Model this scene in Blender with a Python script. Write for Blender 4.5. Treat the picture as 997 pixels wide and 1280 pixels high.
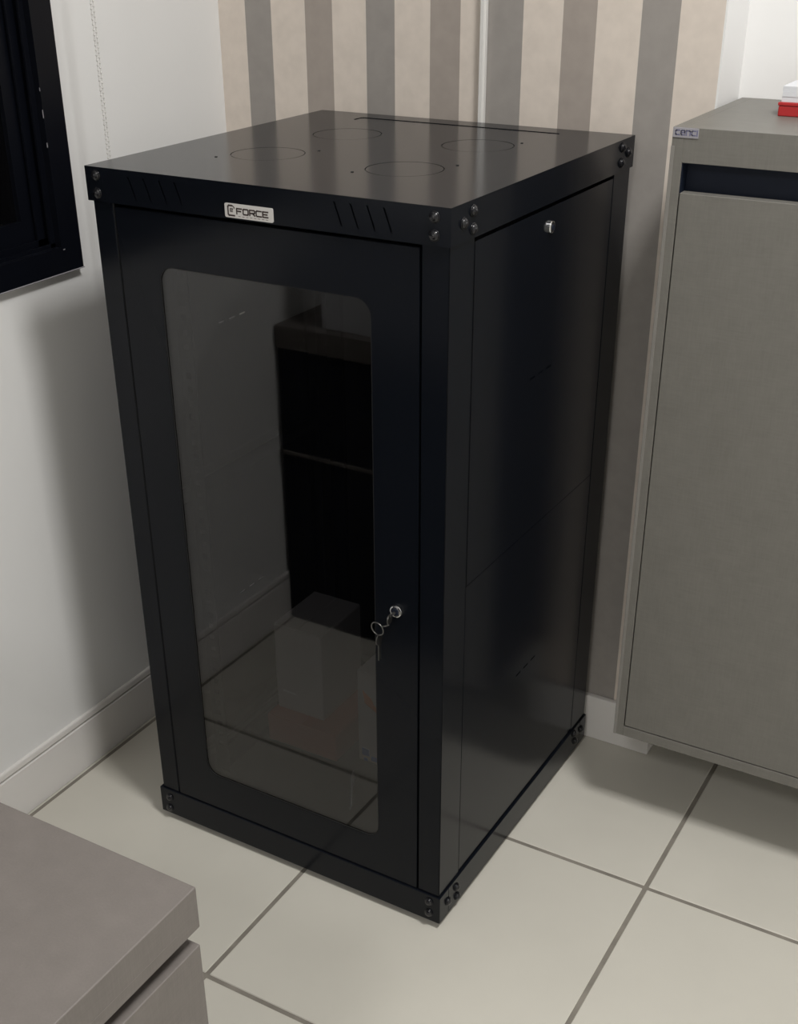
import bpy, bmesh, math, random
from mathutils import Vector, Matrix

# ---------------------------------------------------------------- clear
for o in list(bpy.data.objects):
    bpy.data.objects.remove(o, do_unlink=True)
scene = bpy.context.scene
COL = scene.collection
random.seed(7)

# ---------------------------------------------------------------- camera
# metres; x to the right along the wallpapered wall, y towards it, z up
cam_d = bpy.data.cameras.new('camera')
cam = bpy.data.objects.new('camera', cam_d)
COL.objects.link(cam)
cam.location = (1.2441, -1.3056, 1.4377)
cam.rotation_euler = (1.06604, 0.00783, 0.527835)
cam_d.sensor_fit = 'VERTICAL'
cam_d.sensor_height = 36.0
cam_d.lens = 1540.92 / 1280.0 * 36.0
cam_d.shift_x = -(484.2 - 498.5) / 1280.0
cam_d.shift_y = (733.46 - 640.0) / 1280.0
cam_d.clip_start = 0.02
scene.camera = cam

# ---------------------------------------------------------------- world, light, exposure
world = bpy.data.worlds.new('world')
scene.world = world
world.use_nodes = True
world.node_tree.nodes['Background'].inputs[0].default_value = (0.02, 0.025, 0.035, 1)
world.node_tree.nodes['Background'].inputs[1].default_value = 0.2

def area_light(name, loc, size, watts, col):
    ld = bpy.data.lights.new(name, 'AREA')
    ld.shape = 'SQUARE'
    ld.size = size
    ld.energy = watts
    ld.color = col
    lo = bpy.data.objects.new(name, ld)
    lo.location = loc
    COL.objects.link(lo)
    return lo
CEIL = 2.90
KEY = (1.58, -0.42)
FILL = (1.2, -2.7)
area_light('panel_glow', (KEY[0], KEY[1], CEIL - 0.045), 0.42, 54, (1.0, 0.990, 0.970))
area_light('panel_glow', (FILL[0], FILL[1], CEIL - 0.045), 0.42, 33, (1.0, 0.990, 0.970))

vs = scene.view_settings
vs.view_transform = 'Standard'
vs.look = 'None'
vs.exposure = -0.22
vs.gamma = 1.0
vs.use_curve_mapping = False

# ---------------------------------------------------------------- materials
def new_mat(name):
    m = bpy.data.materials.new(name)
    m.use_nodes = True
    nt = m.node_tree
    return m, nt, nt.nodes['Principled BSDF']

def mat(name, col, rough=0.5, spec=0.5, metal=0.0, var=0.0, vscale=8.0, bump=0.0, bscale=200.0, stretch=None, coat=0.0):
    m, nt, b = new_mat(name)
    N, L = nt.nodes, nt.links
    b.inputs['Base Color'].default_value = (*col, 1)
    b.inputs['Roughness'].default_value = rough
    b.inputs['Specular IOR Level'].default_value = spec
    b.inputs['Metallic'].default_value = metal
    b.inputs['Coat Weight'].default_value = coat
    if var or bump:
        tc = N.new('ShaderNodeTexCoord')
        mp = N.new('ShaderNodeMapping')
        L.new(tc.outputs['Object'], mp.inputs['Vector'])
        if stretch:
            mp.inputs['Scale'].default_value = stretch
    if var:
        nz = N.new('ShaderNodeTexNoise')
        nz.inputs['Scale'].default_value = vscale
        nz.inputs['Detail'].default_value = 6
        L.new(mp.outputs[0], nz.inputs['Vector'])
        cr = N.new('ShaderNodeValToRGB')
        cr.color_ramp.elements[0].position = 0.3
        cr.color_ramp.elements[1].position = 0.7
        cr.color_ramp.elements[0].color = (*[c * (1 - var) for c in col], 1)
        cr.color_ramp.elements[1].color = (*[min(1, c * (1 + var)) for c in col], 1)
        L.new(nz.outputs['Fac'], cr.inputs[0])
        L.new(cr.outputs[0], b.inputs['Base Color'])
    if bump:
        n2 = N.new('ShaderNodeTexNoise')
        n2.inputs['Scale'].default_value = bscale
        n2.inputs['Detail'].default_value = 3
        L.new(mp.outputs[0], n2.inputs['Vector'])
        bp = N.new('ShaderNodeBump')
        bp.inputs['Strength'].default_value = bump
        bp.inputs['Distance'].default_value = 0.001
        L.new(n2.outputs['Fac'], bp.inputs['Height'])
        L.new(bp.outputs[0], b.inputs['Normal'])
    return m

M = {}
M['white_wall'] = mat('white wall paint', (0.82, 0.815, 0.805), 0.6, 0.3, var=0.012, vscale=3)
M['ceiling'] = mat('ceiling paint', (0.82, 0.81, 0.79), 0.8, 0.2)
M['baseboard'] = mat('white baseboard', (0.78, 0.755, 0.73), 0.35, 0.4, var=0.02, vscale=5)
M['grout'] = mat('grey grout', (0.235, 0.215, 0.185), 0.9, 0.2, var=0.15, vscale=25)
M['tile'] = mat('cream floor tile', (0.605, 0.580, 0.515), 0.33, 0.4, var=0.035, vscale=4, bump=0.02, bscale=60)
M['black_paint'] = mat('black semi gloss paint', (0.0052, 0.0064, 0.0094), 0.17, 0.18)
M['black_dark'] = mat('black dull steel', (0.008, 0.008, 0.009), 0.5, 0.3)  # plain black steel for inner plates, strips and rivets
M['screw'] = mat('black screw steel', (0.008, 0.008, 0.010), 0.2, 0.5)
M['chrome'] = mat('chrome', (0.75, 0.76, 0.78), 0.12, 0.5, metal=1.0)
M['steel'] = mat('key steel', (0.20, 0.195, 0.19), 0.35, 0.5, metal=1.0)
M['badge'] = mat('silver badge', (0.62, 0.60, 0.58), 0.35, 0.5)
M['ink'] = mat('dark brown ink', (0.045, 0.03, 0.028), 0.5, 0.3)
M['blue_ink'] = mat('grey blue ink', (0.13, 0.13, 0.22), 0.5, 0.3)
M['badge_grey'] = mat('grey lilac badge', (0.29, 0.28, 0.305), 0.4, 0.4)
M['window_black'] = mat('black window aluminium', (0.0035, 0.0042, 0.0070), 0.3, 0.25)
M['night_glass'] = mat('night window glass', (0.002, 0.002, 0.0025), 0.08, 0.35)
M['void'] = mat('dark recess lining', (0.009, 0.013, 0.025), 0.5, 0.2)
M['plastic_white'] = mat('white plastic', (0.74, 0.725, 0.70), 0.4, 0.4)
M['chain_grey'] = mat('pale grey bead chain', (0.66, 0.645, 0.62), 0.45, 0.4)
M['red'] = mat('red card', (0.42, 0.022, 0.024), 0.45, 0.4)
M['paper'] = mat('white paper', (0.68, 0.69, 0.72), 0.7, 0.2)
M['carton'] = mat('pale carton', (0.55, 0.52, 0.50), 0.7, 0.2, var=0.03)
M['carton_red'] = mat('brick red carton', (0.50, 0.13, 0.07), 0.6, 0.2)
M['orange'] = mat('orange print', (0.85, 0.26, 0.05), 0.6, 0.2)
M['blue'] = mat('blue print', (0.16, 0.26, 0.60), 0.6, 0.2)
M['rubber'] = mat('black rubber', (0.015, 0.015, 0.015), 0.7, 0.3)

def laminate(name, col, rough=0.45):
    # fine woven grain: two crossed stretched noises
    m, nt, b = new_mat(name)
    N, L = nt.nodes, nt.links
    tc = N.new('ShaderNodeTexCoord')
    fac = []
    for sc in ((500, 500, 45), (45, 45, 500)):
        mp = N.new('ShaderNodeMapping')
        mp.inputs['Scale'].default_value = sc
        L.new(tc.outputs['Object'], mp.inputs['Vector'])
        nz = N.new('ShaderNodeTexNoise')
        nz.inputs['Scale'].default_value = 1.0
        nz.inputs['Detail'].default_value = 2
        L.new(mp.outputs[0], nz.inputs['Vector'])
        fac.append(nz)
    ad = N.new('ShaderNodeMath'); ad.operation = 'ADD'
    L.new(fac[0].outputs['Fac'], ad.inputs[0]); L.new(fac[1].outputs['Fac'], ad.inputs[1])
    nb = N.new('ShaderNodeTexNoise'); nb.inputs['Scale'].default_value = 30; nb.inputs['Detail'].default_value = 3
    L.new(tc.outputs['Object'], nb.inputs['Vector'])
    a2 = N.new('ShaderNodeMath'); a2.operation = 'ADD'
    L.new(ad.outputs[0], a2.inputs[0]); L.new(nb.outputs['Fac'], a2.inputs[1])
    mr = N.new('ShaderNodeMapRange')
    mr.inputs['From Min'].default_value = 1.1; mr.inputs['From Max'].default_value = 1.9
    L.new(a2.outputs[0], mr.inputs['Value'])
    mx = N.new('ShaderNodeMix'); mx.data_type = 'RGBA'
    mx.inputs['A'].default_value = (*[c * 0.93 for c in col], 1)
    mx.inputs['B'].default_value = (*[c * 1.07 for c in col], 1)
    L.new(mr.outputs[0], mx.inputs['Factor'])
    L.new(mx.outputs['Result'], b.inputs['Base Color'])
    b.inputs['Roughness'].default_value = rough
    b.inputs['Specular IOR Level'].default_value = 0.35
    bp = N.new('ShaderNodeBump'); bp.inputs['Strength'].default_value = 0.06; bp.inputs['Distance'].default_value = 0.001
    L.new(ad.outputs[0], bp.inputs['Height']); L.new(bp.outputs[0], b.inputs['Normal'])
    return m
M['cab'] = laminate('grey linen laminate', (0.163, 0.156, 0.140))
M['cab_highlight'] = mat('grey edge highlight', (0.215, 0.205, 0.19), 0.4, 0.4)  # lighter than the laminate: edge highlight put into the colour
M['desk'] = laminate('taupe grey laminate', (0.165, 0.148, 0.137), 0.4)
M['desk_back'] = mat('black desk back panel', (0.012, 0.014, 0.022), 0.6, 0.25)
M['desk_edge'] = mat('taupe edge band', (0.18, 0.163, 0.15), 0.4, 0.4)

# striped wallpaper: constant colour ramp along x (object space = world space)
def wallpaper():
    m, nt, b = new_mat('striped wallpaper')
    N, L = nt.nodes, nt.links
    tc = N.new('ShaderNodeTexCoord')
    sx = N.new('ShaderNodeSeparateXYZ')
    L.new(tc.outputs['Object'], sx.inputs[0])
    mr = N.new('ShaderNodeMapRange')
    mr.inputs['From Min'].default_value = -0.25; mr.inputs['From Max'].default_value = 0.75
    L.new(sx.outputs['X'], mr.inputs['Value'])
    cr = N.new('ShaderNodeValToRGB')
    cr.color_ramp.interpolation = 'CONSTANT'
    cream = (0.70, 0.625, 0.555, 1)
    grey = (0.325, 0.302, 0.282, 1)
    taupe = (0.375, 0.330, 0.296, 1)
    edges = [-0.1664, -0.111, -0.0428, 0.0134, 0.0800, 0.1360, 0.2020, 0.2560, 0.3040, 0.3635, 0.4325, 0.4880, 0.5558, 0.6136]
    els = cr.color_ramp.elements
    els[0].position = 0.0; els[0].color = cream
    els[1].position = 0.999; els[1].color = cream
    k = 0
    for i, x in enumerate(edges):
        e = els.new(x + 0.25)
        if i % 2 == 0:
            e.color = grey if k % 2 == 0 else taupe
            k += 1
        else:
            e.color = cream
    L.new(mr.outputs[0], cr.inputs[0])
    nz = N.new('ShaderNodeTexNoise'); nz.inputs['Scale'].default_value = 45; nz.inputs['Detail'].default_value = 5
    L.new(tc.outputs['Object'], nz.inputs['Vector'])
    m2 = N.new('ShaderNodeMapRange')
    m2.inputs['From Min'].default_value = 0.3; m2.inputs['From Max'].default_value = 0.7
    m2.inputs['To Min'].default_value = 0.955; m2.inputs['To Max'].default_value = 1.045
    L.new(nz.outputs['Fac'], m2.inputs['Value'])
    vm = N.new('ShaderNodeVectorMath'); vm.operation = 'SCALE'
    L.new(cr.outputs[0], vm.inputs[0]); L.new(m2.outputs[0], vm.inputs['Scale'])
    L.new(vm.outputs[0], b.inputs['Base Color'])
    b.inputs['Roughness'].default_value = 0.7
    b.inputs['Specular IOR Level'].default_value = 0.2
    return m
M['wallpaper'] = wallpaper()

# smoked acrylic: Fresnel mirror over a dark see-through sheet
def smoked():
    m = bpy.data.materials.new('smoked acrylic'); m.use_nodes = True
    nt = m.node_tree; N, L = nt.nodes, nt.links
    N.remove(N['Principled BSDF'])
    tr = N.new('ShaderNodeBsdfTransparent'); tr.inputs[0].default_value = (0.60, 0.60, 0.61, 1)
    gl = N.new('ShaderNodeBsdfGlossy'); gl.inputs['Roughness'].default_value = 0.012
    gl.inputs['Color'].default_value = (0.95, 0.95, 0.95, 1)
    fr = N.new('ShaderNodeFresnel')
    # un-refracted sheet: both faces reflect like air to acrylic
    ge = N.new('ShaderNodeNewGeometry'); io = N.new('ShaderNodeMix')
    io.inputs['A'].default_value = 1.58; io.inputs['B'].default_value = 1 / 1.58
    L.new(ge.outputs['Backfacing'], io.inputs['Factor']); L.new(io.outputs['Result'], fr.inputs['IOR'])
    mx = N.new('ShaderNodeMixShader')
    L.new(fr.outputs[0], mx.inputs[0]); L.new(tr.outputs[0], mx.inputs[1]); L.new(gl.outputs[0], mx.inputs[2])
    L.new(mx.outputs[0], N['Material Output'].inputs['Surface'])
    return m
M['smoked'] = smoked()

def lamp_mat():
    m, nt, b = new_mat('lamp diffuser')
    b.inputs['Base Color'].default_value = (0.9, 0.9, 0.9, 1)
    b.inputs['Emission Color'].default_value = (1, 0.985, 0.955, 1)
    b.inputs['Emission Strength'].default_value = 2.5
    return m
M['lamp'] = lamp_mat()

# ---------------------------------------------------------------- mesh helpers
class MB:
    def __init__(self):
        self.bm = bmesh.new()
    def _merge(self, t):
        me = bpy.data.meshes.new('tmp'); t.to_mesh(me); t.free()
        self.bm.from_mesh(me); bpy.data.meshes.remove(me)
    def box(self, x0, x1, y0, y1, z0, z1, bev=0.0, seg=2):
        t = bmesh.new()
        bmesh.ops.create_cube(t, size=1)
        for q in t.verts:
            q.co = Vector((x0 + (q.co.x + .5) * (x1 - x0), y0 + (q.co.y + .5) * (y1 - y0), z0 + (q.co.z + .5) * (z1 - z0)))
        if bev:
            bmesh.ops.bevel(t, geom=list(t.edges), offset=bev, segments=seg, affect='EDGES', profile=0.5)
        bmesh.ops.recalc_face_normals(t, faces=t.faces)
        self._merge(t); return self
    def cyl(self, c, axis, r, length, seg=20, r2=None, bev=0.0):
        t = bmesh.new()
        bmesh.ops.create_cone(t, cap_ends=True, segments=seg, radius1=r, radius2=r if r2 is None else r2, depth=length)
        if bev:
            es = [e for e in t.edges if abs(e.verts[0].co.z - e.verts[1].co.z) < 1e-6 and e.verts[0].co.z > 0]
            bmesh.ops.bevel(t, geom=es, offset=bev, segments=2, affect='EDGES', profile=0.5)
        R = Vector((0, 0, 1)).rotation_difference(Vector(axis)).to_matrix().to_4x4()
        bmesh.ops.transform(t, matrix=Matrix.Translation(c) @ R, verts=t.verts)
        self._merge(t); return self
    def dome(self, c, axis, r, hgt, seg=14, rings=4):
        t = bmesh.new()
        loops = []
        for i in range(rings):
            a = i / rings * math.pi / 2
            loops.append([t.verts.new((r * math.cos(a) * math.cos(2 * math.pi * k / seg), r * math.cos(a) * math.sin(2 * math.pi * k / seg), hgt * math.sin(a))) for k in range(seg)])
        top = t.verts.new((0, 0, hgt))
        for i in range(rings - 1):
            for k in range(seg):
                t.faces.new((loops[i][k], loops[i][(k + 1) % seg], loops[i + 1][(k + 1) % seg], loops[i + 1][k]))
        for k in range(seg):
            t.faces.new((loops[-1][k], loops[-1][(k + 1) % seg], top))
        t.faces.new(list(reversed(loops[0])))
        R = Vector((0, 0, 1)).rotation_difference(Vector(axis)).to_matrix().to_4x4()
        bmesh.ops.transform(t, matrix=Matrix.Translation(c) @ R, verts=t.verts)
        self._merge(t); return self
    def sheet(self, outer, holes, fn, vec):
        """plate with holes: 2-D loops mapped by fn(u, v), thickened along vec"""
        t = bmesh.new()
        edges = []
        for loop in [outer] + holes:
            vsx = [t.verts.new(fn(u, w)) for u, w in loop]
            for i in range(len(vsx)):
                edges.append(t.edges.new((vsx[i], vsx[(i + 1) % len(vsx)])))
        bmesh.ops.triangle_fill(t, use_beauty=True, use_dissolve=False, edges=edges)
        ext = bmesh.ops.extrude_face_region(t, geom=list(t.faces))
        bmesh.ops.translate(t, vec=vec, verts=[g for g in ext['geom'] if isinstance(g, bmesh.types.BMVert)])
        bmesh.ops.recalc_face_normals(t, faces=t.faces)
        self._merge(t); return self
    def torus(self, c, axis, R0, r, seg=28, ss=8):
        t = bmesh.new(); loops = []
        for i in range(seg):
            a = 2 * math.pi * i / seg
            loops.append([t.verts.new(((R0 + r * math.cos(2 * math.pi * j / ss)) * math.cos(a), (R0 + r * math.cos(2 * math.pi * j / ss)) * math.sin(a), r * math.sin(2 * math.pi * j / ss))) for j in range(ss)])
        for i in range(seg):
            for j in range(ss):
                t.faces.new((loops[i][j], loops[(i + 1) % seg][j], loops[(i + 1) % seg][(j + 1) % ss], loops[i][(j + 1) % ss]))
        bmesh.ops.recalc_face_normals(t, faces=t.faces)
        Rm = Vector((0, 0, 1)).rotation_difference(Vector(axis)).to_matrix().to_4x4()
        bmesh.ops.transform(t, matrix=Matrix.Translation(c) @ Rm, verts=t.verts)
        self._merge(t); return self
    def tube(self, pts, r, seg=8):
        for a, b in zip(pts[:-1], pts[1:]):
            a, b = Vector(a), Vector(b); d = b - a
            self.cyl((a + b) / 2, d.normalized(), r, d.length + r, seg)
        return self

def rrect(x0, x1, y0, y1, r, n=6):
    pts = []
    for cx, cy, a0 in ((x1 - r, y1 - r, 0), (x0 + r, y1 - r, 90), (x0 + r, y0 + r, 180), (x1 - r, y0 + r, 270)):
        for i in range(n + 1):
            a = math.radians(a0 + 90 * i / n)
            pts.append((cx + r * math.cos(a), cy + r * math.sin(a)))
    return pts
def rect(x0, x1, y0, y1):
    return [(x0, y0), (x1, y0), (x1, y1), (x0, y1)]
def circ(cx, cy, r, n=40):
    return [(cx + r * math.cos(2 * math.pi * i / n), cy + r * math.sin(2 * math.pi * i / n)) for i in range(n)]

def obj(name, mb, material, parent=None, smooth=False, off=None):
    me = bpy.data.meshes.new(name)
    if parent is not None and off is None:
        p = parent
        off = Vector((0, 0, 0))
        while p is not None:
            off += p.location; p = p.parent
    if off is not None:
        bmesh.ops.translate(mb.bm, vec=-Vector(off), verts=mb.bm.verts)
    mb.bm.to_mesh(me); mb.bm.free()
    me.materials.append(M[material])
    if smooth:
        for p in me.polygons:
            p.use_smooth = True
    o = bpy.data.objects.new(name, me)
    COL.objects.link(o)
    o.parent = parent
    return o
def same(name, src, loc, parent):
    o = bpy.data.objects.new(name, src.data); COL.objects.link(o)
    o.parent = parent; o.location = loc
    return o
def tag(o, label, cat, group=None):
    o['label'] = label; o['category'] = cat
    if group: o['group'] = group
    return o
def thing(name, label, cat, loc=(0, 0, 0), rz=0.0, group=None):
    o = bpy.data.objects.new(name, None)
    o.empty_display_size = 0.1
    COL.objects.link(o); o.location = loc; o.rotation_euler = (0, 0, rz)
    return tag(o, label, cat, group)
def struct(name, mb, material, parent=None):
    o = obj(name, mb, material, parent)
    if parent is None: o['kind'] = 'structure'
    return o

# ---------------------------------------------------------------- room
XL, XR, YB, YR, YF = -0.222, 3.8, 0.614, 0.724, -3.9
XE = 0.683          # end of the wallpapered wall, beyond it a shallow recess
T = 0.12
# floor: grout bed with single tiles on it
floor = struct('floor', MB().box(XL - T, XR + T, YF - T, YR + T, -0.08, -0.0015), 'grout')
xs = [XL, -0.2084, 0.3021]
while xs[-1] < XR: xs.append(xs[-1] + 0.5191)
ys = [YR, 0.2520, -0.2671]
while ys[-1] > YF: ys.append(ys[-1] - 0.5191)
for i in range(len(xs) - 1):
    for j in range(len(ys) - 1):
        x0, x1 = max(xs[i], XL), min(xs[i + 1], XR)
        y1, y0 = min(ys[j], YR), max(ys[j + 1], YF)
        g = 0.0038
        t = MB().box(x0 + g * (i > 0) - 0.0005 * (i == 0), x1 - g, y0 + g, y1 - g * (j > 0), -0.012, 0.0, 0.0012, 1)
        obj('floor_tile', t, 'tile', floor)

# left wall with a window opening
WY1, WY0, WZ0, WZ1 = 0.1895, -1.05, 0.924, 2.10
wl = MB()
wl.sheet(rect(YF - T, YB + T + 0.12, -0.02, CEIL + 0.05), [rect(WY0, WY1, WZ0, WZ1)], lambda u, w: Vector((XL, u, w)), Vector((-T, 0, 0)))
struct('wall_left', wl, 'white_wall')
struct('wall_back', MB().box(XL - 0.001, XE, YB, YB + 0.25, -0.02, CEIL + 0.05), 'wallpaper')
# white painted end face of the wallpapered wall and the recess wall
struct('wall_return', MB().box(XE, XE + 0.003, YB, YR + 0.05, -0.02, CEIL + 0.05), 'white_wall')
struct('wall_recess', MB().box(XE + 0.003, XR + T, YR, YR + T, -0.02, CEIL + 0.05), 'white_wall')
struct('wall_right', MB().box(XR, XR + T, YF - T, YR, -0.02, CEIL + 0.05), 'white_wall')
struct('wall_front', MB().box(XL, XR, YF - T, YF, -0.02, CEIL + 0.05), 'white_wall')
struct('ceiling', MB().box(XL - T, XR + T, YF - T, YR + T, CEIL, CEIL + 0.1), 'ceiling')
# baseboards
bbl = struct('baseboard_left', MB().box(XL - 0.001, XL + 0.0070, YF, YB, 0.0, 0.0965, 0.0012, 1), 'baseboard')
obj('cap_strip', MB().box(XL - 0.001, XL + 0.0066, YF, YB, 0.0985, 0.1145, 0.0040, 3), 'baseboard', bbl)
struct('baseboard_back', MB().box(XL + 0.0072, XE + 0.014, 0.602, YB + 0.0005, 0.0, 0.0955, 0.0025), 'baseboard')
struct('baseboard_return', MB().box(XE + 0.0025, XE + 0.014, YB + 0.001, YR - 0.001, 0.0, 0.0955, 0.0025), 'baseboard')
# window: black aluminium, night outside
win = MB()
fx = XL + 0.014
win.sheet(rect(WY0 + 0.0006, WY1 - 0.0006, WZ0 + 0.0006, WZ1 - 0.0006), [rect(WY0 + 0.045, WY1 - 0.045, WZ0 + 0.040, WZ1 - 0.045)], lambda u, w: Vector((fx, u, w)), Vector((-0.10, 0, 0)))
window = struct('window_1', win, 'window_black')
WI1, WI0, ZI0, ZI1 = WY1 - 0.045, WY0 + 0.045, WZ0 + 0.040, WZ1 - 0.045
ymid = (WI1 + WI0) / 2
sl = MB()
for k, (xo) in enumerate((0.012, 0.026)):     # stepped sill tracks
    sl.box(fx - xo - 0.004, fx - xo, WI0, WI1, ZI0, ZI0 + 0.006 + 0.007 * k)
    sl.box(fx - xo - 0.004, fx - xo, WI1 - 0.010 - 0.012 * k, WI1, ZI0, ZI1)
obj('track', sl, 'window_black', window)
for k, (a, b, xo) in enumerate(((ymid - 0.02, WI1 - 0.003, 0.034), (WI0 + 0.003, ymid + 0.02, 0.058))):
    s = MB().sheet(rect(a, b, ZI0 + 0.003, ZI1 - 0.003), [rect(a + 0.042, b - 0.042, ZI0 + 0.045, ZI1 - 0.042)], lambda u, w: Vector((fx - xo, u, w)), Vector((-0.02, 0, 0)))
    so = obj('sash', s, 'window_black', window)
    obj('pane', MB().box(fx - xo - 0.014, fx - xo - 0.009, a + 0.041, b - 0.041, ZI0 + 0.044, ZI1 - 0.041), 'night_glass', so)
obj('sealant_line', MB().box(XL, XL + 0.0155, WY0, WY1 + 0.001, WZ0 - 0.0012, WZ0 + 0.0004, 0.0004, 1), 'badge_grey', window)
chips = MB()
for (y, z, ly, lz) in ((0.1440, 1.20, .0002, .005), (0.1440, 1.165, .0003, .012), (0.1440, 1.12, .0003, .007), (0.150, 0.960, .002, .0015)):
    chips.box(fx - 0.001, fx + 0.0004, y - ly, y + ly, z - lz / 2, z + lz / 2)
obj('paint_chips', chips, 'badge_grey', window)['kind'] = 'stuff'

# bead chain of the roller blind
bc = MB()
for CX, CY, dz in ((-0.140, 0.2014, 0.0), (-0.1380, 0.2045, 0.0035)):
    z = 0.86 + dz
    while z < 2.3:
        bc.dome((CX, CY, z), (0, 0, 1), 0.0017, 0.0017, 6, 2)
        bc.dome((CX, CY, z), (0, 0, -1), 0.0017, 0.0017, 6, 2)
        z += 0.0070
    bc.cyl((CX, CY, 1.58), (0, 0, 1), 0.0006, 1.45, 6)
tag(obj('blind_chain', bc, 'chain_grey'), 'thin pale beaded blind cord hanging down the white wall', 'blind cord')
# white wiring channel on the wallpaper
wc = thing('cable_conduit', 'narrow white vertical cable channel on the striped wallpaper', 'cable channel', (0.3025, YB, 0.096))
obj('channel', MB().box(0.2975, 0.3070, YB - 0.010, YB, 0.096, CEIL, 0.001, 1), 'plastic_white', wc)
obj('cover_strip', MB().box(0.2985, 0.3060, YB - 0.0125, YB - 0.010, 0.096, CEIL, 0.0008, 1), 'plastic_white', wc)

# ceiling panel lights (the lamps themselves are set at the top)
for (lx, ly), lab in ((KEY, 'square white ceiling panel light above the right of the room'), (FILL, 'square white ceiling panel light behind the camera')):
    t = thing('ceiling_light', lab, 'ceiling light', (lx, ly, CEIL), 0, 'ceiling panel lights')
    obj('frame', MB().sheet(rect(lx - .24, lx + .24, ly - .24, ly + .24), [rect(lx - .215, lx + .215, ly - .215, ly + .215)], lambda u, w: Vector((u, w, CEIL)), Vector((0, 0, -0.035))), 'plastic_white', t)
    obj('diffuser', MB().box(lx - .2145, lx + .2145, ly - .2145, ly + .2145, CEIL - 0.028, CEIL - 0.001), 'lamp', t)

# ---------------------------------------------------------------- lettering helper
def strokes(mb, segs, fn, th, depth):
    """segs: polylines in 2-D; every segment a thin bar of width th, mapped by fn(u, v, d)"""
    for line in segs:
        for (ax, ay), (bx_, by) in zip(line[:-1], line[1:]):
            dx, dy = bx_ - ax, by - ay
            l = math.hypot(dx, dy); dx /= l; dy /= l
            hx, hy = -dy * th / 2, dx * th / 2
            ex, ey = dx * th / 2, dy * th / 2
            q = [(ax - ex + hx, ay - ey + hy), (ax - ex - hx, ay - ey - hy), (bx_ + ex - hx, by + ey - hy), (bx_ + ex + hx, by + ey + hy)]
            t = bmesh.new()
            lo = [t.verts.new(fn(u, w, 0)) for u, w in q]
            hi = [t.verts.new(fn(u, w, depth)) for u, w in q]
            t.faces.new(lo); t.faces.new(hi[::-1])
            for i in range(4):
                t.faces.new((lo[i], hi[i], hi[(i + 1) % 4], lo[(i + 1) % 4]))
            bmesh.ops.recalc_face_normals(t, faces=t.faces)
            mb._merge(t)
GLYPH = {  # unit cells, width 1, height 1
    'F': [[(0, 0), (0, 1), (1, 1)], [(0, .5), (.8, .5)]],
    'O': [[(.12, 0), (.88, 0), (1, .15), (1, .85), (.88, 1), (.12, 1), (0, .85), (0, .15), (.12, 0)]],
    'R': [[(0, 0), (0, 1), (.88, 1), (1, .88), (1, .55), (.88, .42), (0, .42)], [(.55, .42), (1, 0)]],
    'C': [[(1, 0), (.14, 0), (0, .15), (0, .85), (.14, 1), (1, 1)]],
    'E': [[(1, 0), (0, 0), (0, 1), (1, 1)], [(0, .5), (.85, .5)]],
    'c': [[(1, .05), (.2, .05), (0, .22), (0, .78), (.2, .95), (1, .95)]],
    'e': [[(1, .05), (.2, .05), (0, .22), (0, .78), (.2, .95), (.8, .95), (1, .8), (1, .5), (0, .5)]],
    'n': [[(0, 0), (0, .95), (.8, .95), (1, .78), (1, 0)]],
    'i': [[(0, 0), (0, 1)]],
}
def word(text, x, y, wch, hch, gap, widths=None):
    out = []
    for ch in text:
        wc_ = 0.0 if ch == 'i' else wch
        for line in GLYPH[ch]:
            out.append([(x + u * wc_, y + v * hch) for u, v in line])
        x += wc_ + gap
    return out

# ---------------------------------------------------------------- the rack
W, D, H, ZB = 0.5689, 0.5903, 1.13, 0.012
INS = 0.006
rack = thing('network_rack', 'tall black steel network rack with a smoked glass front door', 'rack', (0, 0, 0), -0.009494)
ZC = 1.084     # underside of the top cover skirt
ZS = 0.065     # top of the base frame
# top cover: plate with four round knockouts and a cable slot, folded skirts, louvres in the front skirt
KO = [(0.169, 0.194), (0.3985, 0.186), (0.4015, 0.394), (0.1765, 0.393)]
KR = 0.0535
cable = rrect(0.105, 0.464, 0.521, 0.551, 0.006, 4)
cover = MB()
cover.sheet(rect(0, W, 0, D), [circ(x, y, KR) for x, y in KO] + [cable], lambda u, w: Vector((u, w, H)), Vector((0, 0, -0.0015)))
def louvre(x):
    s, hw = 0.0105, 0.0014
    return [(x - hw, 1.1215), (x + s - hw, 1.0930), (x + s + hw, 1.0930), (x + hw, 1.1215)]
lv = [louvre(x) for x in (0.4065, 0.4300, 0.4540, 0.4775)] + [louvre(x) for x in (0.0765, 0.1030, 0.1300, 0.1560)]
cover.sheet(rect(0, W, ZC, H - 0.0015), lv, lambda u, w: Vector((u, 0, w)), Vector((0, 0.0015, 0)))
cover.sheet(rect(0.0015, D, ZC, H - 0.0015), [], lambda u, w: Vector((W, u, w)), Vector((-0.0015, 0, 0)))
cover.sheet(rect(0.0015, D, ZC, H - 0.0015), [], lambda u, w: Vector((0, u, w)), Vector((0.0015, 0, 0)))
cover.sheet(rect(0.0015, W - 0.0015, ZC, H - 0.0015), [], lambda u, w: Vector((u, D, w)), Vector((0, -0.0015, 0)))
top = obj('top_cover', cover, 'black_paint', rack)
for x, y in KO:
    kb = MB().sheet(circ(x, y, KR - 0.0013), [], lambda u, w: Vector((u, w, H - 0.0001)), Vector((0, 0, -0.0013)))
    for a in (45, 225):
        ca, sa = math.cos(math.radians(a)), math.sin(math.radians(a))
        kb.box(x + ca * KR - .003, x + ca * KR + .003, y + sa * KR - .003, y + sa * KR + .003, H - 0.0016, H - 0.0004)
    obj('knockout', kb, 'black_paint', top)
obj('cable_slot_flap', MB().sheet(rrect(0.1065, 0.4625, 0.5228, 0.5482, 0.005, 4), [], lambda u, w: Vector((u, w, H - 0.0008)), Vector((0, 0, -0.0013))), 'black_paint', top)
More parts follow.
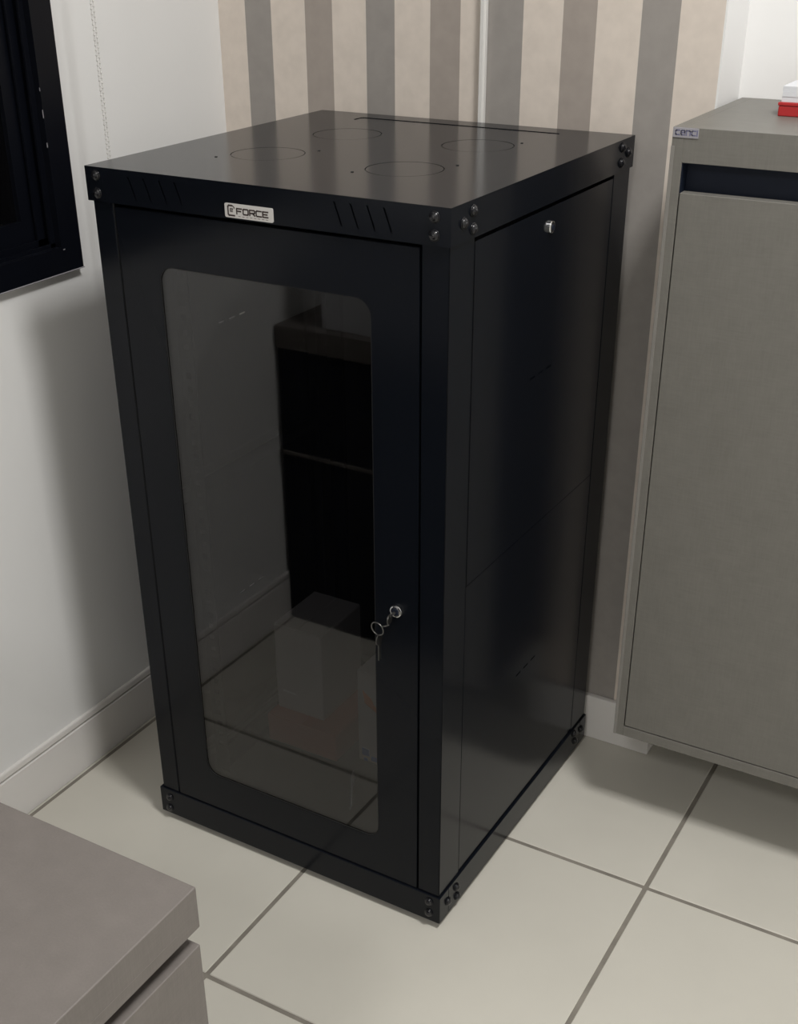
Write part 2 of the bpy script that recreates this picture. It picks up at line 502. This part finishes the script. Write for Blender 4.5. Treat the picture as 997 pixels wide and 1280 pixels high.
for x, y in ((0.1192, 0.1387), (0.3487, 0.1338), (0.4492, 0.4426), (0.2195, 0.249), (0.449, 0.241)):
    obj('rivet', MB().cyl((x, y, H), (0, 0, 1), 0.0022, 0.0012, 10), 'black_dark', top)
liner = MB().box(0.02, W - 0.02, 0.02, D - 0.02, H - 0.012, H - 0.008)
liner.box(0.05, W - 0.05, 0.006, 0.008, ZC + 0.002, H - 0.009)
obj('inner_plate', liner, 'black_dark', rack)

# base frame
base = MB()
base.box(0, W, 0, 0.030, ZB, ZS, 0.001, 1)
base.box(0, W, D - 0.030, D, ZB, ZS, 0.001, 1)
base.box(0, 0.030, 0.030, D - 0.030, ZB, ZS, 0.001, 1)
base.box(W - 0.030, W, 0.030, D - 0.030, ZB, ZS, 0.001, 1)
obj('base_frame', base, 'black_paint', rack)
obj('added_bottom_plate', MB().sheet(rect(0.028, W - 0.028, 0.028, D - 0.028), [rrect(0.10, W - 0.10, 0.490, 0.545, 0.008, 4)], lambda u, w: Vector((u, w, 0.0158)), Vector((0, 0, -0.0018))), 'black_dark', rack)  # added black plate, removes the light patch on the floor inside
for x in (0.05, W - 0.05):
    for y in (0.05, D - 0.05):
        obj('foot', MB().cyl((x, y, 0.0062), (0, 0, 1), 0.018, 0.0124, 16), 'rubber', rack)

# corner posts, L-profile
for sx in (0, 1):
    for sy in (0, 1):
        p = MB()
        def X(u): return W - u if sx else u
        def Y(u): return D - u if sy else u
        def b2(u0, u1, w0, w1):
            a, b = sorted((X(u0), X(u1))); c, d = sorted((Y(w0), Y(w1)))
            p.box(a, b, c, d, ZS + 0.0005, ZC + 0.02, 0.0008, 1)
        ix, iy = (0.0030 if sx else INS), 0.0035
        b2(ix, 0.041, iy, iy + 0.002)
        b2(ix, ix + 0.002, iy, 0.068)
        b2(0.039, 0.041, iy + 0.002, 0.022)
        b2(ix + 0.002, 0.018, 0.066, 0.068)
        obj('corner_post', p, 'black_paint', rack)

# door with rounded window of smoked acrylic
d0 = 0.0032
dx0, dx1, dz0, dz1 = 0.0447, W - 0.0440, 0.0660, 1.0785
gx0, gx1, gz0, gz1 = 0.1125, 0.4555, 0.1365, 1.0065
dr = MB()
hole = rrect(gx0, gx1, gz0, gz1, 0.024, 7)
dr.sheet(rect(dx0, dx1, dz0, dz1), [hole], lambda u, w: Vector((u, d0, w)), Vector((0, 0.0015, 0)))
# folded edges
dr.box(dx0, dx0 + 0.0015, d0 + 0.0015, d0 + 0.018, dz0, dz1)
dr.box(dx1 - 0.0015, dx1, d0 + 0.0015, d0 + 0.018, dz0, dz1)
dr.box(dx0, dx1, d0 + 0.0015, d0 + 0.018, dz1 - 0.0015, dz1)
dr.box(dx0, dx1, d0 + 0.0015, d0 + 0.018, dz0, dz0 + 0.0015)
door = obj('door', dr, 'black_paint', rack)
obj('glass_pane', MB().box(gx0 - 0.02, gx1 + 0.02, d0 + 0.002, d0 + 0.005, gz0 - 0.02, gz1 + 0.02), 'smoked', door)
gk = MB().sheet(rrect(gx0 + 0.0001, gx1 - 0.0001, gz0 + 0.0001, gz1 - 0.0001, 0.024, 7), [rrect(gx0 + 0.0012, gx1 - 0.0012, gz0 + 0.0012, gz1 - 0.0012, 0.0230, 7)], lambda u, w: Vector((u, d0 + 0.0004, w)), Vector((0, 0.0014, 0)))
obj('window_seal', gk, 'rubber', door)
# door stop strips closing the joints behind the door
st = MB()
st.box(0.030, 0.060, 0.0235, 0.026, 0.05, 1.10)
st.box(W - 0.060, W - 0.030, 0.0235, 0.026, 0.05, 1.10)
st.box(0.030, W - 0.030, 0.0235, 0.026, 1.06, 1.10)
obj('door_stop', st, 'black_dark', rack)
# lock
lk = MB().cyl((0.4919, d0 - 0.003, 0.568), (0, -1, 0), 0.0095, 0.006, 24, bev=0.002)
lock = obj('lock', lk, 'chrome', door)
lock['label'] = 'round chrome lock'
obj('keyway', MB().cyl((0.4919, d0 - 0.0062, 0.568), (0, -1, 0), 0.0055, 0.001, 18), 'void', lock)

# side panels, each of an upper and a lower sheet with ventilation dashes
def dash(y, z): return rect(y - 0.0085, y + 0.0085, z - 0.0016, z + 0.0016)
for sx in (0, 1):
    x = W - 0.0036 if sx else 0.0075
    s = -1 if sx else 1
    up = MB().sheet(rect(0.070, 0.5220, 0.5945, 1.0770), [dash(y, 0.844) for y in (0.262, 0.290, 0.318)], lambda u, w: Vector((x, u, w)), Vector((s * 0.0015, 0, 0)))
    up.box(min(x, x + s * 0.012), max(x, x + s * 0.012), 0.070, 0.0715, 0.5945, 1.0770)
    up.box(min(x, x + s * 0.012), max(x, x + s * 0.012), 0.5205, 0.522, 0.5945, 1.0770)
    pu = obj('side_panel', up, 'black_paint', rack)
    lo = MB().sheet(rect(0.070, 0.5220, 0.0705, 0.5935), [dash(y, 0.338) for y in (0.266, 0.294, 0.322)], lambda u, w: Vector((x, u, w)), Vector((s * 0.0015, 0, 0)))
    obj('side_panel', lo, 'black_paint', rack)
    # dark strips behind the joints
    bs = MB()
    xa, xb = sorted((x + s * 0.014, x + s * 0.016))
    bs.box(xa, xb, 0.050, 0.078, 0.05, 1.10); bs.box(xa, xb, 0.512, 0.545, 0.05, 1.10)
    bs.box(xa, xb, 0.078, 0.512, 1.06, 1.10); bs.box(xa, xb, 0.078, 0.512, 0.05, 0.078); bs.box(xa, xb, 0.078, 0.512, 0.580, 0.606)
    obj('joint_strip', bs, 'black_dark', rack)
    lx = x - s * 0.0025
    sl_ = obj('panel_lock', MB().cyl((lx, 0.295, 1.0505), (-s, 0, 0), 0.0085, 0.005, 24, bev=0.0018), 'chrome', pu)
    sl_['label'] = 'small chrome lock'
    obj('keyway', MB().cyl((lx - s * 0.0028, 0.295, 1.0505), (-s, 0, 0), 0.0038, 0.0008, 16), 'void', sl_)
# back panel
obj('back_panel', MB().box(0.041, W - 0.041, D - 0.014, D - 0.012, ZS, ZC + 0.01), 'black_dark', rack)
# mounting rails inside
for sx in (0, 1):
    rl = MB()
    x0 = 0.058
    a, b = (W - x0 - 0.026, W - x0) if sx else (x0, x0 + 0.026)
    holes = [rect(a + 0.008, a + 0.018, zz, zz + 0.010) for zz in [0.12 + 0.0222 * k for k in range(42)]]
    rl.sheet(rect(a, b, ZS, ZC), holes, lambda u, w: Vector((u, 0.095, w)), Vector((0, 0.002, 0)))
    xx = b if sx else a
    rl.box(min(xx, xx + (0.002 if sx else -0.002)), max(xx, xx + (0.002 if sx else -0.002)), 0.095, 0.125, ZS, ZC)
    obj('mounting_rail', rl, 'black_dark', rack)

# screws
sm = MB().cyl((0, 0, 0.0006), (0, 0, 1), 0.0074, 0.0012, 18)
sm.dome((0, 0, 0.0012), (0, 0, 1), 0.0068, 0.0042, 16, 4)
sm.cyl((0, 0, 0.0050), (0, 0, 1), 0.0026, 0.0012, 6)
s0 = obj('screw', sm, 'screw', rack, smooth=True)
FR = [(0.0195, 1.119), (0.0190, 1.0955), (0.5470, 1.118), (0.5470, 1.0965), (0.0215, 0.0485), (0.0190, 0.0245), (0.5495, 0.0515), (0.5495, 0.0285)]
SD = [(0.0555, 1.1172), (0.0312, 1.1068), (0.0565, 1.0955), (0.5405, 1.1190), (0.5665, 1.1080), (0.5395, 1.0970),
      (0.0560, 0.0470), (0.0590, 0.0255), (0.0275, 0.0395), (0.5320, 0.0550), (0.5670, 0.0440), (0.5390, 0.0335)]
pl = []
for x, z in FR: pl.append(((x, -0.0001, z), (math.pi / 2, 0, 0)))
for y, z in SD: pl.append(((W + 0.0001, y, z), (0, math.pi / 2, 0)))
for y, z in SD: pl.append(((-0.0001, y, z), (0, -math.pi / 2, 0)))
for i, (loc, rot) in enumerate(pl):
    o = s0 if i == 0 else same('screw', s0, loc, rack)
    o.location = loc; o.rotation_euler = rot

# name badge on the top cover
bg = MB().sheet(rrect(0.2382, 0.3145, 1.0862, 1.1042, 0.0022, 4), [], lambda u, w: Vector((u, 0, w)), Vector((0, -0.0012, 0)))
badge = obj('badge', bg, 'badge', top)
badge['label'] = 'silver name plate'
fn = lambda u, w, d: Vector((u, -0.0012 - d, w))
tx = MB()
strokes(tx, word('FORCE', 0.2575, 1.0920, 0.0078, 0.0066, 0.0025), fn, 0.0018, 0.0002)
obj('lettering', tx, 'ink', badge)
lg = MB()
strokes(lg, [[(0.2500, 1.1015), (0.2450, 1.1015), (0.2436, 1.1000), (0.2436, 1.0905), (0.2450, 1.0892), (0.2535, 1.0892)]], fn, 0.0020, 0.0002)
strokes(lg, [[(0.2508, 1.0940), (0.2474, 1.0940), (0.2474, 1.0978), (0.2508, 1.0978), (0.2508, 1.0959), (0.2478, 1.0959)]], fn, 0.0010, 0.0002)
strokes(lg, [[(0.2515, 1.1012), (0.2535, 1.0995), (0.2535, 1.0985)]], fn, 0.0012, 0.0002)
strokes(lg, [[(0.2600 + 0.0062 * k, 1.0889), (0.2630 + 0.0062 * k, 1.0889)] for k in range(8)], fn, 0.0005, 0.0002)
obj('emblem', lg, 'ink', badge)

# keys in the door lock: one turned in the lock, ring, one hanging
RZ = Matrix.Rotation(-0.009494, 3, 'Z')
kloc = RZ @ Vector((0.4919, 0, 0.568))
keys = thing('key_set', 'steel key ring with a second key hanging from the door lock', 'keys', kloc, -0.009494)
k1 = MB()
k1.cyl((0, -0.011, 0), (0, -1, 0), 0.0021, 0.012, 10)
k1.cyl((0, -0.0185, -0.004), (1, 0.1, 0), 0.0075, 0.0018, 18)
obj('lock_key', k1, 'steel', keys, off=(0, 0, 0))
RC = Vector((-0.0205, -0.018, -0.0255))
rg = MB().torus(RC, (0.12, 1, 0.1), 0.0105, 0.0009)
rg.tube([(-0.0125, -0.0185, -0.0195), (-0.006, -0.0185, -0.0165), (-0.001, -0.0185, -0.013)], 0.0011)
obj('key_ring', rg, 'steel', keys, smooth=True, off=(0, 0, 0))
k2 = MB()
k2.sheet(circ(-0.0205, -0.0445, 0.0082, 20), [circ(-0.0205, -0.0385, 0.0016, 10)], lambda u, w: Vector((-0.0205, -0.0155 + (u + 0.0205) , w)), Vector((0.0018, 0, 0)))
k2.box(-0.0205, -0.0187, -0.0175, -0.0115, -0.0790, -0.0510)
obj('hanging_key', k2, 'steel', keys, off=(0, 0, 0))

# ---------------------------------------------------------------- things standing inside the rack
def carton(name, label, x0, x1, y0, y1, z0, z1, m, group=None):
    t = thing(name, label, 'box', ((x0 + x1) / 2, (y0 + y1) / 2, z0))
    body = obj('body', MB().box(x0, x1, y0, y1, z0, z1, 0.0015, 1), m, t)
    obj('lid_flap', MB().box(x0 + .001, (x0 + x1) / 2 - 0.0008, y0 + .001, y1 - .001, z1, z1 + 0.0018), m, t)
    obj('lid_flap', MB().box((x0 + x1) / 2 + 0.0008, x1 - .001, y0 + .001, y1 - .001, z1, z1 + 0.0018), m, t)
    return t, body
t1, b1 = carton('red_box', 'low brick red box at the bottom behind the rack glass', 0.045, 0.200, 0.27, 0.47, 0.0160, 0.074, 'carton_red')
t2, b2_ = carton('carton', 'pale carton standing on the red box behind the rack glass', 0.050, 0.155, 0.300, 0.440, 0.0763, 0.262, 'carton')
dd = MB()
for k in range(4):
    dd.box(0.064 + 0.008 * k, 0.069 + 0.008 * k, 0.2992, 0.3, 0.116 - 0.0004 * k, 0.1195 - 0.0004 * k)
obj('print_mark', dd, 'paper', t2)
t3, b3_ = carton('carton', 'taller carton with orange and blue print behind the lock side', 0.232, 0.400, 0.300, 0.480, 0.0160, 0.215, 'carton')
og = MB().sheet([(0.2435, 0.176), (0.262, 0.163), (0.268, 0.150), (0.300, 0.128), (0.300, 0.118), (0.262, 0.142), (0.248, 0.150)], [], lambda u, w: Vector((u, 0.2999, w)), Vector((0, -0.0006, 0)))
obj('orange_print', og, 'orange', t3)
bl = MB()
bl.box(0.240, 0.256, 0.2993, 0.3, 0.030, 0.046)
bl.box(0.244, 0.252, 0.2993, 0.3, 0.0175, 0.024)
bl.box(0.260, 0.300, 0.2993, 0.3, 0.022, 0.032)
obj('blue_print', bl, 'blue', t3)
pp = MB()
ptsA = [(0.262, 0.232, 0.006), (0.268, 0.215, 0.034), (0.277, 0.196, 0.040), (0.290, 0.175, 0.022), (0.296, 0.163, 0.004)]
t = bmesh.new()
rows = []
for x, y, zc in ptsA:
    rows.append((t.verts.new((x, y, 0.003)), t.verts.new((x + 0.004, y, zc + 0.012))))
for a, b in zip(rows[:-1], rows[1:]):
    t.faces.new((a[0], b[0], b[1], a[1]))
ex = bmesh.ops.extrude_face_region(t, geom=list(t.faces))
bmesh.ops.translate(t, vec=(0.0008, 0.0004, 0), verts=[g for g in ex['geom'] if isinstance(g, bmesh.types.BMVert)])
bmesh.ops.recalc_face_normals(t, faces=t.faces)
bmesh.ops.translate(t, vec=(0, 0, 0.0131), verts=t.verts)
pp._merge(t)
tag(obj('paper_slip', pp, 'paper'), 'curled white paper slip at the bottom behind the rack glass', 'paper')

# ---------------------------------------------------------------- wall-hung grey cabinet on the right
cx0, cx1, cy0, cy1, cz0, cz1 = 0.692, 1.492, 0.4008, YR - 0.0005, 0.177, 1.1745
cab = thing('wall_cabinet', 'tall grey laminate cabinet with a dark finger recess, right of the rack', 'cabinet', ((cx0 + cx1) / 2, cy1, cz0))
obj('side_panel', MB().box(cx0, cx0 + 0.0165, cy0, cy1, cz0, cz1, 0.0006, 1), 'cab', cab)
obj('side_panel', MB().box(cx1 - 0.0165, cx1, cy0, cy1, cz0, cz1, 0.0006, 1), 'cab', cab)
obj('edge_highlight', MB().box(cx0 - 0.0004, cx0 + 0.0045, cy0 - 0.0006, cy0 + 0.002, cz0, 1.150, 0.0003, 1), 'cab_highlight', cab)  # pale strip painted as the highlight along the cabinet edge
obj('top_panel', MB().box(cx0 + 0.0164, cx1 - 0.0164, cy0, cy1, 1.1292, cz1, 0.0002, 1), 'cab', cab)
obj('bottom_panel', MB().box(cx0 + 0.0165, cx1 - 0.0165, cy0, cy1, cz0, 0.1970, 0.0008, 1), 'cab', cab)
obj('back_panel', MB().box(cx0 + 0.0165, cx1 - 0.0165, cy1 - 0.01, cy1 - 0.001, 0.197, 1.129), 'cab', cab)
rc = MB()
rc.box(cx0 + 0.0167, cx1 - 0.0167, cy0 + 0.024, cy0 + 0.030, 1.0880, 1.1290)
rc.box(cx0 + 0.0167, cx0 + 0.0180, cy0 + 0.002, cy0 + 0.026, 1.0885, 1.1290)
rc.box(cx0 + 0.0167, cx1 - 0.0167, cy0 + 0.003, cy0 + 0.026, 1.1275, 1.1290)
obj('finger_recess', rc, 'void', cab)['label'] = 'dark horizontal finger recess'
xm = (cx0 + cx1) / 2
for a, b in ((cx0 + 0.0182, xm - 0.0012), (xm + 0.0012, cx1 - 0.0182)):
    obj('door', MB().box(a, b, cy0 - 0.0005, cy0 + 0.0175, 0.1990, 1.0895, 0.0008, 1), 'cab', cab)
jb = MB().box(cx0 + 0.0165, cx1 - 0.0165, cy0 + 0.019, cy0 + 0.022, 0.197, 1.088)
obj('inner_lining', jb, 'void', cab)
cb = obj('badge', MB().box(0.6925, 0.7280, cy0 - 0.0012, cy0, 1.1612, 1.1742, 0.0004, 1), 'badge_grey', cab)
cb['label'] = 'small grey maker plate'
ct = MB()
strokes(ct, word('cenci', 0.6965, 1.1648, 0.0052, 0.0062, 0.0022), lambda u, w, d: Vector((u, cy0 - 0.0012 - d, w)), 0.0015, 0.0002)
obj('lettering', ct, 'blue_ink', cb)

# red folder box and paper on the cabinet
rf = thing('red_tray', 'bright red flat box on top of the grey cabinet', 'box', (0.90, 0.62, cz1))
obj('body', MB().box(0.790, 1.02, 0.556, 0.69, cz1, cz1 + 0.0140, 0.0015, 2), 'red', rf)
obj('lid', MB().box(0.789, 1.021, 0.555, 0.691, cz1 + 0.0140, cz1 + 0.0185, 0.001, 2), 'red', rf)
pk = thing('paper_stack', 'white block of paper lying on the red box', 'paper', (0.90, 0.62, cz1 + 0.0186))
for k in range(3):
    obj('sheet_bundle', MB().box(0.7925 + 0.0006 * (k % 2), 1.010, 0.5585 - 0.0006 * (k % 2), 0.688, cz1 + 0.0186 + 0.0070 * k, cz1 + 0.0255 + 0.0070 * k, 0.0002, 1), 'paper', pk)

# ---------------------------------------------------------------- desk in the lower left corner
ex1, ey1, ey0, ex0, ez = 0.6845, -0.6890, -1.24, XL + 0.006, 0.690
desk = thing('drawer_desk', 'taupe grey desk top with a drawer front below, lower left foreground', 'desk', ((ex0 + ex1) / 2, (ey0 + ey1) / 2, 0))
obj('desk_top', MB().box(ex0, ex1, ey0, ey1, 0.6432, ez, 0.0012, 2), 'desk', desk)
obj('edge_seam', MB().box(ex1 - 0.0005, ex1 + 0.0003, ey0 + 0.001, ey1 - 0.030, 0.6572, 0.6580), 'desk_edge', desk)
# carcass
obj('side_panel', MB().box(ex0 + 0.004, ex1 - 0.022, ey1 - 0.020, ey1 - 0.003, 0.0, 0.6432, 0.0008, 1), 'desk_back', desk)
obj('side_panel', MB().box(ex0 + 0.02, ex1 - 0.022, ey0 + 0.003, ey0 + 0.020, 0.0, 0.6432, 0.0008, 1), 'desk', desk)
obj('back_rail', MB().box(ex0 + 0.004, ex1 - 0.022, ey1 - 0.0035, ey1 + 0.001, 0.408, 0.416, 0.0008, 1), 'desk_edge', desk)
obj('back_panel', MB().box(ex0 + 0.02, ex0 + 0.036, ey0 + 0.020, ey1 - 0.020, 0.06, 0.6432), 'desk', desk)
obj('bottom_panel', MB().box(ex0 + 0.036, ex1 - 0.022, ey0 + 0.020, ey1 - 0.020, 0.05, 0.066), 'desk', desk)
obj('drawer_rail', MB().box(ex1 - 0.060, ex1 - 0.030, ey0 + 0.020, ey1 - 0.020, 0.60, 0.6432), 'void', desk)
zt = 0.6225
for k, hgt in enumerate((0.19, 0.19, 0.20)):
    obj('drawer_front', MB().box(ex1 - 0.0165, ex1 - 0.0010, ey0 + 0.002, ey1 - 0.0015, zt - hgt, zt, 0.001, 2), 'desk', desk)
    obj('drawer_box', MB().box(ex1 - 0.42, ex1 - 0.0165, ey0 + 0.035, ey1 - 0.035, zt - hgt + 0.02, zt - 0.035), 'desk', desk)
    zt -= hgt + 0.012

# pale lidded storage box on the desk, out of frame, mirrored in the rack door
sb = thing('storage_box', 'pale grey lidded box on the desk, seen only mirrored in the rack glass', 'box', (0.06, -0.82, ez))
obj('body', MB().box(-0.116, 0.230, -0.95, -0.715, ez, ez + 0.24, 0.002, 1), 'paper', sb)
obj('lid', MB().box(-0.120, 0.234, -0.954, -0.711, ez + 0.205, ez + 0.246, 0.002, 1), 'paper', sb)
